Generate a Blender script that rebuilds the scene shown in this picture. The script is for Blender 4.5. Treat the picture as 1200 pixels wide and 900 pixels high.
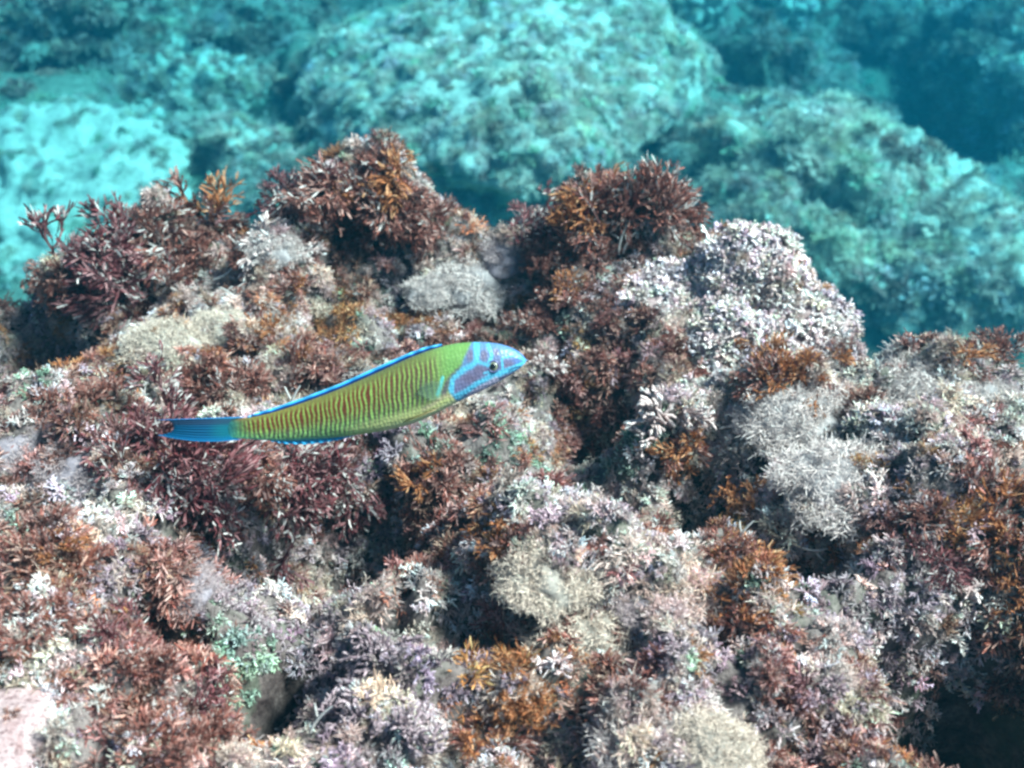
import bpy, bmesh, math
import numpy as np
from mathutils import Vector, Matrix

for o in list(bpy.data.objects):
    bpy.data.objects.remove(o)
S = bpy.context.scene
COL = S.collection
rad = math.radians

# ------------------------------------------------------------------ camera
CAM = np.array([0.0, 0.0, 1.5])
PITCH = rad(42)
TAN = math.tan(rad(25))
cd = bpy.data.cameras.new('camera')
cd.sensor_width = 36
cd.lens = 18 / TAN
cd.clip_start = 0.02
cd.clip_end = 80
cd.dof.use_dof = True
cd.dof.focus_distance = 0.62
cd.dof.aperture_fstop = 11
cam = bpy.data.objects.new('camera', cd)
cam.location = CAM
cam.rotation_euler = (rad(90) - PITCH, 0, 0)
COL.objects.link(cam)
S.camera = cam

# ------------------------------------------------------------------ sky and sun
SUN_EL, SUN_AZ = rad(52), rad(84)        # azimuth clockwise from +Y: the light comes from the right, a little from behind the camera
w = bpy.data.worlds.new('World')
S.world = w
w.use_nodes = True
nt = w.node_tree
bg = nt.nodes['Background']
sk = nt.nodes.new('ShaderNodeTexSky')
sk.sky_type = 'NISHITA'
sk.sun_disc = False
sk.sun_elevation = SUN_EL
sk.sun_rotation = SUN_AZ
nt.links.new(sk.outputs[0], bg.inputs[0])
bg.inputs[1].default_value = 0.05
sd = bpy.data.lights.new('sun', 'SUN')
sd.energy = 5.0
sd.angle = rad(14.0)
sd.color = (1.0, 0.93, 0.88)
sun = bpy.data.objects.new('sun', sd)
sun.rotation_euler = (math.pi / 2 - SUN_EL, 0, -SUN_AZ + math.pi)
# the lamp shines along its -Z; aim it away from the sun's place in the sky
sdir = Vector((math.sin(SUN_AZ) * math.cos(SUN_EL), math.cos(SUN_AZ) * math.cos(SUN_EL), math.sin(SUN_EL)))
sun.rotation_euler = sdir.to_track_quat('Z', 'Y').to_euler()
COL.objects.link(sun)
S.view_settings.view_transform = 'Standard'
S.view_settings.look = 'None'
S.view_settings.gamma = 1
S.view_settings.exposure = 1.58
S.view_settings.use_curve_mapping = False
S.cycles.use_denoising = True
S.cycles.pixel_filter_type = 'BLACKMAN_HARRIS'
S.cycles.filter_width = 2.7
S.cycles.max_bounces = 5
S.cycles.diffuse_bounces = 1
S.cycles.transmission_bounces = 3
S.cycles.volume_bounces = 1
S.cycles.caustics_reflective = False
S.cycles.caustics_refractive = False

# ------------------------------------------------------------------ numeric helpers
rng = np.random.RandomState(11)


def hash3(i, j, k, s):
    n = (i * 374761393 + j * 668265263 + k * 1440662683 + s * 974634777) & 0xFFFFFFFF
    n = ((n ^ (n >> 13)) * 1274126177) & 0xFFFFFFFF
    n = ((n ^ (n >> 16)) * 2246822519) & 0xFFFFFFFF
    return ((n ^ (n >> 15)) & 0xFFFFFF) / float(0xFFFFFF)


def vnoise(p, s=0):
    p = np.asarray(p, float)
    i = np.floor(p).astype(np.int64)
    f = p - i
    u = f * f * f * (f * (f * 6 - 15) + 10)
    r = 0
    for a in (0, 1):
        for b in (0, 1):
            for c in (0, 1):
                wgt = (u[:, 0] if a else 1 - u[:, 0]) * (u[:, 1] if b else 1 - u[:, 1]) * (u[:, 2] if c else 1 - u[:, 2])
                r = r + wgt * hash3(i[:, 0] + a, i[:, 1] + b, i[:, 2] + c, s)
    return r * 2 - 1


def fbm(p, scale, octv=4, s=0, gain=0.5, ridge=False):
    p = np.asarray(p, float) * scale
    a, t, tot = 1.0, 0, 0
    for o in range(octv):
        n = vnoise(p + o * 17.3, s + o)
        if ridge:
            n = 1 - 2 * np.abs(n)
        t = t + a * n
        tot += a
        a *= gain
        p = p * 2.03
    return t / tot


def norm(v):
    return v / np.maximum(np.linalg.norm(v, axis=-1, keepdims=True), 1e-9)


def smooth(e0, e1, x):
    t = np.clip((x - e0) / (e1 - e0), 0, 1)
    return t * t * (3 - 2 * t)


Rv = np.array([1.0, 0, 0])
Uv = np.array([0, math.sin(PITCH), math.cos(PITCH)])
Fv = np.array([0, math.cos(PITCH), -math.sin(PITCH)])


def ray(px, py):
    return Rv * ((px - 600) / 600 * TAN) + Uv * ((450 - py) / 600 * TAN) + Fv


def project(P):
    q = P - CAM
    d = q @ Fv
    d = np.where(d < 1e-3, 1e-3, d)
    return 600 + (q @ Rv) / d / TAN * 600, 450 - (q @ Uv) / d / TAN * 600, q @ Fv


# ------------------------------------------------------------------ reef heights
def base_plane(y):
    return 1.10 - 0.18 * y


def on_plane(px, py):
    d = ray(px, py)
    t = (base_plane(0) - CAM[2]) / (d[2] + 0.18 * d[1])
    return CAM + d * t


EDGE_PX = [(-500, 330), (0, 320), (90, 300), (200, 285), (330, 285), (430, 275), (560, 275), (640, 290), (760, 300), (880, 300), (960, 330), (1000, 425), (1100, 425), (1200, 415), (1700, 430)]
EDGE = np.array([on_plane(a, b)[:2] for a, b in EDGE_PX])
# rises and hollows of the ledge: place, radius and height in metres
BUMPS = [
    (225, 280, .055, .080), (90, 330, .035, .025), (425, 272, .065, .075), (365, 290, .05, .04), (490, 290, .05, .045), (650, 300, .05, .04), (795, 295, .05, .03), (330, 330, .045, .030), (540, 320, .045, .035),
    (730, 285, .070, .085), (690, 340, .045, .025), (240, 385, .055, .022), (100, 420, .04, .02), (900, 470, .060, .035),
    (1090, 450, .060, .040), (1000, 540, .060, .020), (770, 510, .028, .042), (500, 540, .035, .020), (620, 640, .060, .030),
    (700, 720, .070, .035), (870, 720, .045, .040), (860, 600, .04, .02), (1200, 640, .050, .030), (1060, 620, .050, .030), (1010, 690, .04, .03),
    (140, 660, .060, .045), (40, 800, .060, .050), (190, 840, .05, .025), (620, 800, .030, .025), (780, 860, .045, .025),
    (20, 510, .040, .030), (100, 540, .035, .030), (270, 570, .050, .035), (380, 840, .05, .02), (960, 820, .05, .025),
    (30, 600, .03, .02), (1120, 540, .05, .025), (420, 440, .05, .01),
    (5, 390, .048, -.12), (425, 575, .050, -.065), (330, 600, .042, -.055), (235, 615, .022, -.025), (400, 660, .05, -.012),
    (705, 460, .036, -.075), (700, 550, .030, -.040), (830, 555, .024, -.055),
    (820, 590, .018, -.045), (1060, 500, .018, -.035), (950, 670, .022, -.04), (960, 650, .02, -.03), (570, 345, .03, -.02),
    (640, 760, .025, -.025), (720, 795, .025, -.03),
    (550, 740, .022, -.025), (55, 655, .02, -.03), (640, 480, .025, -.02), (560, 620, .018, -.03), (640, 870, .02, -.02),
    (850, 430, .035, -.03), (300, 250, .03, -.04), (570, 250, .035, -.03), (200, 760, .02, -.02),
]
BP = np.array([list(on_plane(a, b)[:2]) + [r, h] for a, b, r, h in BUMPS])


def reef_height(x, y, fine=True):
    x = np.asarray(x, float)
    y = np.asarray(y, float)
    z = base_plane(y)
    for bx, by, r, h in BP:
        d2 = ((x - bx) ** 2 + ((y - by)) ** 2) / (r * r)
        z = z + (h if h > 0 else 1.5 * h) * np.exp(-d2 * 1.2)
    p = np.stack([x, y, np.zeros_like(x)], 1)
    wp = p + .006 * np.stack([fbm(p, 40, 2, 3), fbm(p, 40, 2, 4), p[:, 2]], 1)
    z = z + .020 * fbm(p, 9, 3, 5) - .022 * fbm(wp, 17, 2, 9, ridge=True) - .013 * fbm(wp, 42, 2, 15, ridge=True)
    if fine:
        z = z + .0065 * fbm(p, 85, 3, 21) + .004 * fbm(p, 210, 2, 27)
    e = np.interp(x, EDGE[:, 0], EDGE[:, 1]) + .02 * fbm(p, 14, 3, 33)
    over = y - e
    fall = smooth(-.03, .30, over)
    z = z - fall * 2.0 - np.clip(over, 0, None) * 1.2
    side = np.clip(np.abs(x) - 1.15, 0, None)
    back = np.clip(-.25 - y, 0, None)
    return np.maximum(z - side * 2.5 - back * 2.5, -2.0)


def reef_normal(x, y):
    e = .004
    zx = (reef_height(x + e, y) - reef_height(x - e, y)) / (2 * e)
    zy = (reef_height(x, y + e) - reef_height(x, y - e)) / (2 * e)
    return norm(np.stack([-zx, -zy, np.ones_like(zx)], 1))


DEEP = 1.75      # how deep and wide the far seabed lies


def floor_height(x, y):
    x, y = x / DEEP, y / DEEP
    p = np.stack([x, y, np.zeros_like(x)], 1)
    far = np.clip(y - 2.2, 0, 8)
    gul = .30 * np.exp(-((x - 1.25) / .55) ** 2 - ((y - 2.9) / .55) ** 2) + .18 * np.exp(-((x + .85) / .22) ** 2 - ((y - 2.7) / .5) ** 2)
    z = .12 - gul + .16 * fbm(p, .9, 4, 41) + .05 * fbm(p, 4, 3, 47, ridge=True) + .018 * fbm(p, 16, 3, 51) + .02 * far
    return 1.5 - DEEP * (1.5 - z)


def march(px, py, hfun, t0=.35, t1=5, n=1500):
    d = ray(px, py)
    t = np.linspace(t0, t1, n)
    P = CAM + d[None] * t[:, None]
    below = P[:, 2] < hfun(P[:, 0], P[:, 1])
    i = np.argmax(below) if below.any() else n - 1
    return P[i]


# the small dark hole in the turf: two joined pits
HOLES = []
for a_, b_, r_, h_ in ((298, 770, .022, -.05), (330, 752, .014, -.035), (1150, 850, .042, 0), (1195, 800, .030, 0)):
    q_ = march(a_, b_, lambda x, y: reef_height(x, y, False), .3, 1.6, 1600)
    HOLES.append((q_[0], q_[1], r_))
BP = np.vstack([BP, [[hx, hy, hr, hh] for (hx, hy, hr), hh in zip(HOLES, (-.065, -.045, -.17, -.10))]])

# ------------------------------------------------------------------ materials
def new_mat(name):
    m = bpy.data.materials.new(name)
    m.use_nodes = True
    t = m.node_tree
    t.nodes.clear()
    out = t.nodes.new('ShaderNodeOutputMaterial')
    return m, t, out


def N(t, kind, **kw):
    n = t.nodes.new('ShaderNode' + kind)
    for k, v in kw.items():
        if k in n.inputs:
            n.inputs[k].default_value = v
        else:
            setattr(n, k, v)
    return n


def ramp(t, fac, stops):
    r = t.nodes.new('ShaderNodeValToRGB')
    e = r.color_ramp.elements
    while len(e) < len(stops):
        e.new(.5)
    for q, (p, c) in zip(e, stops):
        q.position = p
        q.color = (*c, 1) if len(c) == 3 else c
    t.links.new(fac, r.inputs[0])
    return r


def mixc(t, fac, a, b, mode='MIX'):
    m = t.nodes.new('ShaderNodeMix')
    m.data_type = 'RGBA'
    m.blend_type = mode
    for sock, v in ((m.inputs[0], fac), (m.inputs[6], a), (m.inputs[7], b)):
        if hasattr(v, 'is_output'):
            t.links.new(v, sock)
        else:
            sock.default_value = v if not isinstance(v, tuple) else (*v, 1)[:4]
    return m.outputs[2]


def frond_material(name='seaweed_tissue', shaded=False):
    m, t, out = new_mat(name)
    L = t.links.new
    at = N(t, 'VertexColor', layer_name='tint')
    geo = N(t, 'NewGeometry')
    no = N(t, 'TexNoise', Scale=420.0, Detail=3.0, Roughness=.7)
    L(geo.outputs['Position'], no.inputs['Vector'])
    rp = ramp(t, no.outputs[0], [(.3, (.62, .62, .62)), (.55, (1, 1, 1)), (.75, (1.35, 1.32, 1.28))])
    c = mixc(t, 1.0, at.outputs[0], rp.outputs[0], 'MULTIPLY')
    if shaded:
        ia = N(t, 'Attribute', attribute_type='INSTANCER', attribute_name='shade')
        c = mixc(t, 1.0, c, ia.outputs['Color'], 'MULTIPLY')
    n2 = N(t, 'TexNoise', Scale=900.0, Detail=2.0)
    L(geo.outputs['Position'], n2.inputs['Vector'])
    r2 = ramp(t, n2.outputs[0], [(.60, (0, 0, 0)), (.72, (1, 1, 1))])
    mul = N(t, 'Math', operation='MULTIPLY')
    L(r2.outputs[0], mul.inputs[0])
    mul.inputs[1].default_value = .25
    c = mixc(t, mul.outputs[0], c, (.55, .50, .47))
    p = N(t, 'BsdfPrincipled', Roughness=.62)
    p.inputs['Specular IOR Level'].default_value = .25
    L(c, p.inputs['Base Color'])
    tr = N(t, 'BsdfTranslucent')
    L(c, tr.inputs['Color'])
    mx = N(t, 'MixShader', Fac=.22)
    L(p.outputs[0], mx.inputs[1])
    L(tr.outputs[0], mx.inputs[2])
    L(mx.outputs[0], out.inputs[0])
    return m


def rock_material(name, pale, mid, dark, tint, scale=1.0, dust=(.50, .47, .41), dustamt=.6, bump=.5):
    m, t, out = new_mat(name)
    L = t.links.new
    geo = N(t, 'NewGeometry')
    co = geo.outputs['Position']
    n1 = N(t, 'TexNoise', Scale=9 * scale, Detail=6.0, Roughness=.65, Distortion=.4)
    n2 = N(t, 'TexNoise', Scale=55 * scale, Detail=5.0, Roughness=.7)
    n3 = N(t, 'TexVoronoi', Scale=70 * scale, feature='F1')
    n4 = N(t, 'TexNoise', Scale=5 * scale, Detail=3.0)
    for n in (n1, n2, n3, n4):
        L(co, n.inputs['Vector'])
    c1 = ramp(t, n1.outputs[0], [(.32, dark), (.48, mid), (.62, pale)])
    c2 = ramp(t, n2.outputs[0], [(.34, (.45, .42, .42)), (.5, (.95, .95, .95)), (.7, (1.25, 1.25, 1.22))])
    c = mixc(t, 1.0, c1.outputs[0], c2.outputs[0], 'MULTIPLY')
    tm = ramp(t, n4.outputs[0], [(.52, (0, 0, 0)), (.66, (.75, .75, .75))])
    c = mixc(t, tm.outputs[0], c, tint)
    sep = N(t, 'SeparateXYZ')
    L(geo.outputs['Normal'], sep.inputs[0])
    dm = ramp(t, sep.outputs[2], [(.35, (0, 0, 0)), (.9, (dustamt, dustamt, dustamt))])
    ds = ramp(t, n2.outputs[0], [(.36, (0, 0, 0)), (.5, (1, 1, 1))])
    df = mixc(t, 1.0, dm.outputs[0], ds.outputs[0], 'MULTIPLY')
    c = mixc(t, df, c, dust)
    p = N(t, 'BsdfPrincipled', Roughness=.85)
    p.inputs['Specular IOR Level'].default_value = .15
    L(c, p.inputs['Base Color'])
    b = N(t, 'Bump', Strength=bump, Distance=.006 / scale)
    ad = N(t, 'Math', operation='ADD')
    L(n2.outputs[0], ad.inputs[0])
    L(n3.outputs['Distance'], ad.inputs[1])
    L(ad.outputs[0], b.inputs['Height'])
    L(b.outputs[0], p.inputs['Normal'])
    L(p.outputs[0], out.inputs[0])
    return m


M_FROND = frond_material()
M_TURF = frond_material('turf_tissue', True)
M_REEF = rock_material('encrusted_reef_rock', (.20, .16, .15), (.10, .075, .07), (.04, .026, .026), (.08, .095, .065), 6.0, (.24, .20, .185), .35)
M_SEABED = rock_material('silty_seabed', (.22, .21, .16), (.12, .12, .085), (.05, .05, .035), (.07, .08, .045), 0.571, (.24, .23, .18), .5)
M_PALE = rock_material('pale_silted_rock', (.72, .66, .55), (.54, .50, .41), (.13, .13, .09), (.22, .27, .16), 1.03, (.58, .55, .47), .65, .8)
M_BROWN = rock_material('turf_covered_rock', (.32, .29, .22), (.16, .14, .10), (.05, .045, .035), (.10, .085, .055), 0.743, (.44, .41, .34), .45)
M_SAND = rock_material('fine_pale_silt', (.56, .52, .44), (.46, .43, .36), (.22, .22, .17), (.27, .30, .20), 1.71, (.50, .48, .41), .5, .7)
M_CRUST = rock_material('pink_coralline_crust', (.44, .33, .32), (.34, .23, .23), (.20, .10, .10), (.30, .15, .14), 8.0, (.44, .36, .35), .25, .4)

# ------------------------------------------------------------------ mesh helpers


def raw_mesh(name, V, F, C=None, mat=None, smooth_faces=False):
    """F: (n,3) or (n,4) index array."""
    me = bpy.data.meshes.new(name)
    V = np.asarray(V, np.float32)
    F = np.asarray(F, np.int32)
    k = F.shape[1]
    me.vertices.add(len(V))
    me.vertices.foreach_set('co', V.ravel())
    me.loops.add(F.size)
    me.loops.foreach_set('vertex_index', F.ravel())
    me.polygons.add(len(F))
    me.polygons.foreach_set('loop_start', np.arange(0, F.size, k, dtype=np.int32))
    me.polygons.foreach_set('loop_total', np.full(len(F), k, np.int32))
    if smooth_faces:
        me.polygons.foreach_set('use_smooth', np.ones(len(F), bool))
    if C is not None:
        a = me.color_attributes.new('tint', 'FLOAT_COLOR', 'POINT')
        a.data.foreach_set('color', np.concatenate([C, np.ones((len(C), 1))], 1).astype(np.float32).ravel())
    me.update(calc_edges=True)
    if mat:
        me.materials.append(mat)
    return me


class Blades:
    """Collects ribbons and little tapered stems; build() turns them into one quad mesh."""

    def __init__(s):
        s.V, s.F, s.C, s.n = [], [], [], 0

    def add(s, root, d0, length, width, c0, c1, bend=None, prof=(.55, 1.0, .85, .25), sides=2, r=rng):
        n = len(root)
        if n == 0:
            return
        d0 = norm(d0)
        length = np.broadcast_to(length, (n,))
        width = np.broadcast_to(width, (n,))
        if bend is None:
            bend = r.normal(0, .22, (n, 3))
        side = norm(np.cross(d0, r.normal(0, 1, (n, 3))))
        other = np.cross(d0, side)
        k = len(prof)
        rows, cols = [], []
        for i, w_ in enumerate(prof):
            t = i / (k - 1)
            c = root + length[:, None] * (t * d0 + t * t * bend)
            col = c0 * (1 - t) + c1 * t
            for q in range(sides):
                a = 2 * math.pi * q / sides
                rows.append(c + (side * math.cos(a) + other * math.sin(a)) * (width * w_ * .5)[:, None])
                cols.append(col)
        V = np.stack(rows, 1).reshape(-1, 3)
        C = np.stack(cols, 1).reshape(-1, 3)
        m = k * sides
        f = []
        for i in range(k - 1):
            for q in range(1 if sides == 2 else sides):
                q2 = (q + 1) % sides
                f.append((i * sides + q, i * sides + q2, (i + 1) * sides + q2, (i + 1) * sides + q))
        F = (np.arange(n)[:, None, None] * m + np.array(f)[None]).reshape(-1, 4) + s.n
        s.V.append(V)
        s.F.append(F)
        s.C.append(C)
        s.n += len(V)

    def build(s, name, mat=None):
        return raw_mesh(name, np.concatenate(s.V), np.concatenate(s.F), np.clip(np.concatenate(s.C), 0, .9), mat or M_FROND)


def link(name, data, parent=None, loc=None, label=None, category=None, group=None, kind=None):
    o = bpy.data.objects.new(name, data)
    COL.objects.link(o)
    if parent is not None:
        o.parent = parent
    if loc is not None:
        o.location = loc
    for k, v in (('label', label), ('category', category), ('group', group), ('kind', kind)):
        if v:
            o[k] = v
    return o


def grid_mesh(name, xs, ys, hfun, mat):
    X, Y = np.meshgrid(xs, ys)
    x, y = X.ravel(), Y.ravel()
    V = np.stack([x, y, hfun(x, y)], 1)
    nx, ny = len(xs), len(ys)
    a = (np.arange(ny - 1)[:, None] * nx + np.arange(nx - 1)[None]).ravel()
    F = np.stack([a, a + 1, a + nx + 1, a + nx], 1)
    return raw_mesh(name, V, F, None, mat, True)


# ------------------------------------------------------------------ setting: seabed and reef ledge
def spaced(lo, a, b, hi, coarse, fine):
    return np.concatenate([np.arange(lo, a, coarse), np.arange(a, b, fine), np.arange(b, hi + coarse, coarse)])


link('seabed', grid_mesh('seabed', spaced(-14, -4.6, 4.6, 14, .3, .05), spaced(-12, 1.4, 8.2, 14, .3, .05), floor_height, M_SEABED), kind='structure',
     label='deep silty rock seabed fading into blue green water')
link('reef_terrain', grid_mesh('reef_terrain', spaced(-2.6, -.72, .72, 2.6, .03, .0042), spaced(-1.6, .12, 1.12, 2.0, .03, .0042), reef_height, M_REEF), kind='structure',
     label='rock ledge overgrown with red and white algae under the fish')

# ------------------------------------------------------------------ algal turf on the ledge (uncountable)
# hue areas: place in the picture, radius, kind, strength; turned into places on the ledge
AREAS = [
    ('R', 180, 300, 100, 2), ('R', 420, 230, 80, 2), ('R', 720, 250, 100, 2), ('R', 700, 330, 80, 2), ('R', 300, 430, 110, 1.6), ('R', 270, 560, 120, 2.4),
    ('R', 90, 340, 60, 1.5), ('R', 500, 540, 45, 1.5), ('R', 780, 490, 50, 1.4), ('R', 600, 640, 60, 1.3), ('R', 880, 420, 50, 1), ('R', 1150, 600, 70, 1.5),
    ('R', 180, 800, 100, 2), ('R', 70, 720, 70, 1.6), ('R', 240, 870, 70, 2), ('R', 880, 740, 70, 1.2), ('R', 650, 380, 70, 1.5), ('R', 1180, 720, 60, 2),
    ('R', 600, 340, 60, .8), ('R', 460, 560, 60, .8), ('R', 1060, 600, 60, .9), ('R', 520, 400, 60, 1.0), ('R', 140, 500, 80, 1.2), ('R', 960, 620, 50, .8),
    ('O', 620, 800, 45, 4), ('O', 950, 440, 40, 3.5), ('O', 1170, 640, 60, 2), ('O', 860, 700, 60, 1.6), ('O', 350, 370, 50, 2), ('O', 690, 285, 45, 2),
    ('O', 870, 600, 45, 1.4), ('O', 590, 630, 50, 1.4), ('O', 240, 230, 40, 2), ('O', 1080, 520, 40, 1), ('O', 460, 240, 40, 1.6), ('O', 1190, 750, 40, 3), ('O', 820, 800, 50, 1), ('O', 560, 860, 50, 1.4),
    ('W', 60, 620, 70, 2), ('W', 170, 670, 60, 2.4), ('W', 40, 830, 70, 2.4), ('W', 320, 300, 45, 2), ('W', 240, 385, 70, 2), ('W', 640, 430, 45, 2),
    ('W', 1000, 520, 130, 1.6), ('W', 1100, 480, 110, 1.8), ('W', 700, 640, 80, 1.4), ('W', 720, 740, 100, 1.6), ('W', 780, 860, 90, 1.6), ('W', 380, 810, 70, 1.2),
    ('W', 1000, 620, 90, 1.3), ('W', 400, 300, 40, 1.6), ('W', 860, 400, 60, 2), ('W', 1000, 470, 60, 1.8), ('W', 120, 430, 40, 1.4), ('W', 660, 870, 60, 1.2), ('W', 880, 500, 70, 1.6),
    ('P', 360, 640, 80, 2.4), ('P', 20, 380, 70, 3), ('P', 380, 860, 130, 1.8), ('P', 450, 790, 90, 1.8), ('P', 940, 800, 110, 2), ('P', 320, 710, 60, 1.5), ('P', 420, 560, 60, 1.2), ('P', 540, 700, 60, 1), ('P', 830, 760, 50, 1), ('P', 1000, 720, 70, 1.2),
    ('G', 262, 752, 42, 7), ('G', 700, 470, 70, 2.2), ('G', 30, 470, 45, 2), ('G', 640, 520, 50, 1.5), ('G', 420, 720, 70, 1.5), ('G', 560, 520, 50, 1.4), ('G', 760, 600, 60, 1), ('G', 275, 795, 25, 6), ('G', 20, 620, 30, 1.5), ('G', 660, 830, 40, 1.2),
]
KINDS = 'ROWBPG'
BASEW = dict(R=.34, O=.15, W=.65, B=.62, P=.20, G=.07)
AR = []
for k, a, b, r, s in AREAS:
    c = on_plane(a, b)
    depth = (c - CAM) @ Fv
    AR.append((k, c[0], c[1], r * depth * TAN / 600, s))


def turf_weights(x, y):
    p = np.stack([x, y, np.zeros_like(x)], 1)
    W = []
    for i, k in enumerate(KINDS):
        v = np.full(len(x), BASEW[k])
        for kk, cx, cy, r, s in AR:
            if kk == k:
                v = v + s * np.exp(-(((x - cx) ** 2 + (y - cy) ** 2 / 1.3) / (r * r)) * 1.3)
        n = fbm(p, 24, 2, 60 + i * 7)
        W.append(v * np.exp(5.0 * n))
    W = np.stack(W, 1)
    return W / W.sum(1, keepdims=True)


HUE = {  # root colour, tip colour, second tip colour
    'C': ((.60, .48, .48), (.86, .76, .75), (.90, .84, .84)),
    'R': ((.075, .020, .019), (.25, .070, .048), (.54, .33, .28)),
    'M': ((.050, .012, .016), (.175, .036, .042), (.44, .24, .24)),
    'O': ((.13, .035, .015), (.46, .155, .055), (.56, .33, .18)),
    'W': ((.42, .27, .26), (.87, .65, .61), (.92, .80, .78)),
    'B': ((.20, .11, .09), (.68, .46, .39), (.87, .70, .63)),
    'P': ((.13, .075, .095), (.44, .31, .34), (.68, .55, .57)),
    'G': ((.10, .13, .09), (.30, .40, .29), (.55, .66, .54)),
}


def hues(k, n, r=rng):
    a, b, c = (np.array(v) for v in HUE[k])
    f = r.rand(n, 1) ** 2.0
    t = (b * (1 - f) + c * f) * np.exp(r.normal(0, .22, (n, 1))) * np.exp(r.normal(0, .06, (n, 3)))
    return a * np.exp(r.normal(0, .2, (n, 1))), np.clip(t, 0, .85)


def sprout(B, kind, n, r, length, wide, spread, fork, sides=2, bleach=.1, droop=.15, dome=.5, nlev=3):
    # n stems from one foot, each forking nlev times; unit height
    R0 = r.normal(0, .16, (n, 3)) * np.array([1, 1, .1])
    D0 = norm(np.array([0, 0, 1.0]) + r.normal(0, dome, (n, 3)) * np.array([1, 1, .3]))
    a, b, c = (np.array(v) for v in HUE[kind])
    tone = np.exp(r.normal(0, .22, (n, 1)))
    for lv in range(nlev):
        m = len(R0)
        t0, t1 = lv / nlev, (lv + 1) / nlev
        f = r.rand(m, 1) ** 2
        tip = np.where(r.rand(m, 1) < bleach, c * 1.1, b * (1 - f) + c * f) * tone
        ln = length * r.uniform(.7, 1.3, m) * (1.0 if lv == 0 else .72)
        bend = r.normal(0, droop, (m, 3))
        wd = wide * r.uniform(.7, 1.35, m) * (1.1 - .25 * t0)
        last = lv == nlev - 1
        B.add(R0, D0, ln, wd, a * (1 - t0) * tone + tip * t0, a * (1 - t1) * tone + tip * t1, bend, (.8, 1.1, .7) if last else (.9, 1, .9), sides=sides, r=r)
        if last:
            break
        q = np.repeat(np.arange(m), fork)
        t = r.uniform(.5, 1.0, (len(q), 1))
        R0 = R0[q] + ln[q, None] * (t * D0[q] + t * t * bend[q])
        D0 = norm(D0[q] + 2 * t * bend[q] + r.normal(0, spread, (len(q), 3)))
        tone = tone[q]


def proto(kind, seed):
    r = np.random.RandomState(seed)
    B = Blades()
    if kind == 'R':
        sprout(B, 'R', 10, r, .36, .044, .42, 4, 2, .16, .18, .55)
    elif kind == 'O':
        sprout(B, 'O', 12, r, .36, .036, .42, 3, 2, .12, .2, .55)
    elif kind == 'W':
        sprout(B, 'W', 9, r, .32, .065, .5, 3, 3, .2, .14, .8)
    elif kind == 'C':
        sprout(B, 'C', 9, r, .34, .14, .4, 2, 3, .25, .1, .65)
    elif kind == 'B':
        sprout(B, 'B', 20, r, .32, .030, .7, 4, 2, .15, .3, .9)
    elif kind == 'P':
        sprout(B, 'P', 10, r, .32, .058, .5, 3, 3, .15, .14, .8)
    else:
        sprout(B, 'G', 14, r, .30, .08, .8, 2, 2, .12, .25, .9)
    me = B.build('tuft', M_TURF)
    o = bpy.data.objects.new('tuft', me)
    return o


PROTO = {}
for i, k in enumerate('ROWCBPG'):
    cc = bpy.data.collections.new('tuft_shapes_' + k)
    for j in range(6):
        cc.objects.link(proto(k, 1000 + 20 * i + j))
    PROTO[k] = cc


def turf_nodes(coll):
    g = bpy.data.node_groups.new('turf_' + coll.name, 'GeometryNodeTree')
    g.interface.new_socket('Geometry', in_out='INPUT', socket_type='NodeSocketGeometry')
    g.interface.new_socket('Geometry', in_out='OUTPUT', socket_type='NodeSocketGeometry')
    n = g.nodes
    gi, go = n.new('NodeGroupInput'), n.new('NodeGroupOutput')
    ci = n.new('GeometryNodeCollectionInfo')
    ci.inputs['Collection'].default_value = coll
    ci.inputs['Separate Children'].default_value = True
    ci.inputs['Reset Children'].default_value = True
    ip = n.new('GeometryNodeInstanceOnPoints')
    ip.inputs['Pick Instance'].default_value = True

    def named(nm, dt):
        q = n.new('GeometryNodeInputNamedAttribute')
        q.data_type = dt
        q.inputs['Name'].default_value = nm
        return q.outputs[0]
    L = g.links.new
    L(gi.outputs[0], ip.inputs['Points'])
    L(ci.outputs[0], ip.inputs['Instance'])
    L(named('pick', 'INT'), ip.inputs['Instance Index'])
    L(named('turn', 'FLOAT_VECTOR'), ip.inputs['Rotation'])
    L(named('size', 'FLOAT_VECTOR'), ip.inputs['Scale'])
    L(ip.outputs[0], go.inputs[0])
    return g


NODES = {k: turf_nodes(c) for k, c in PROTO.items()}


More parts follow.
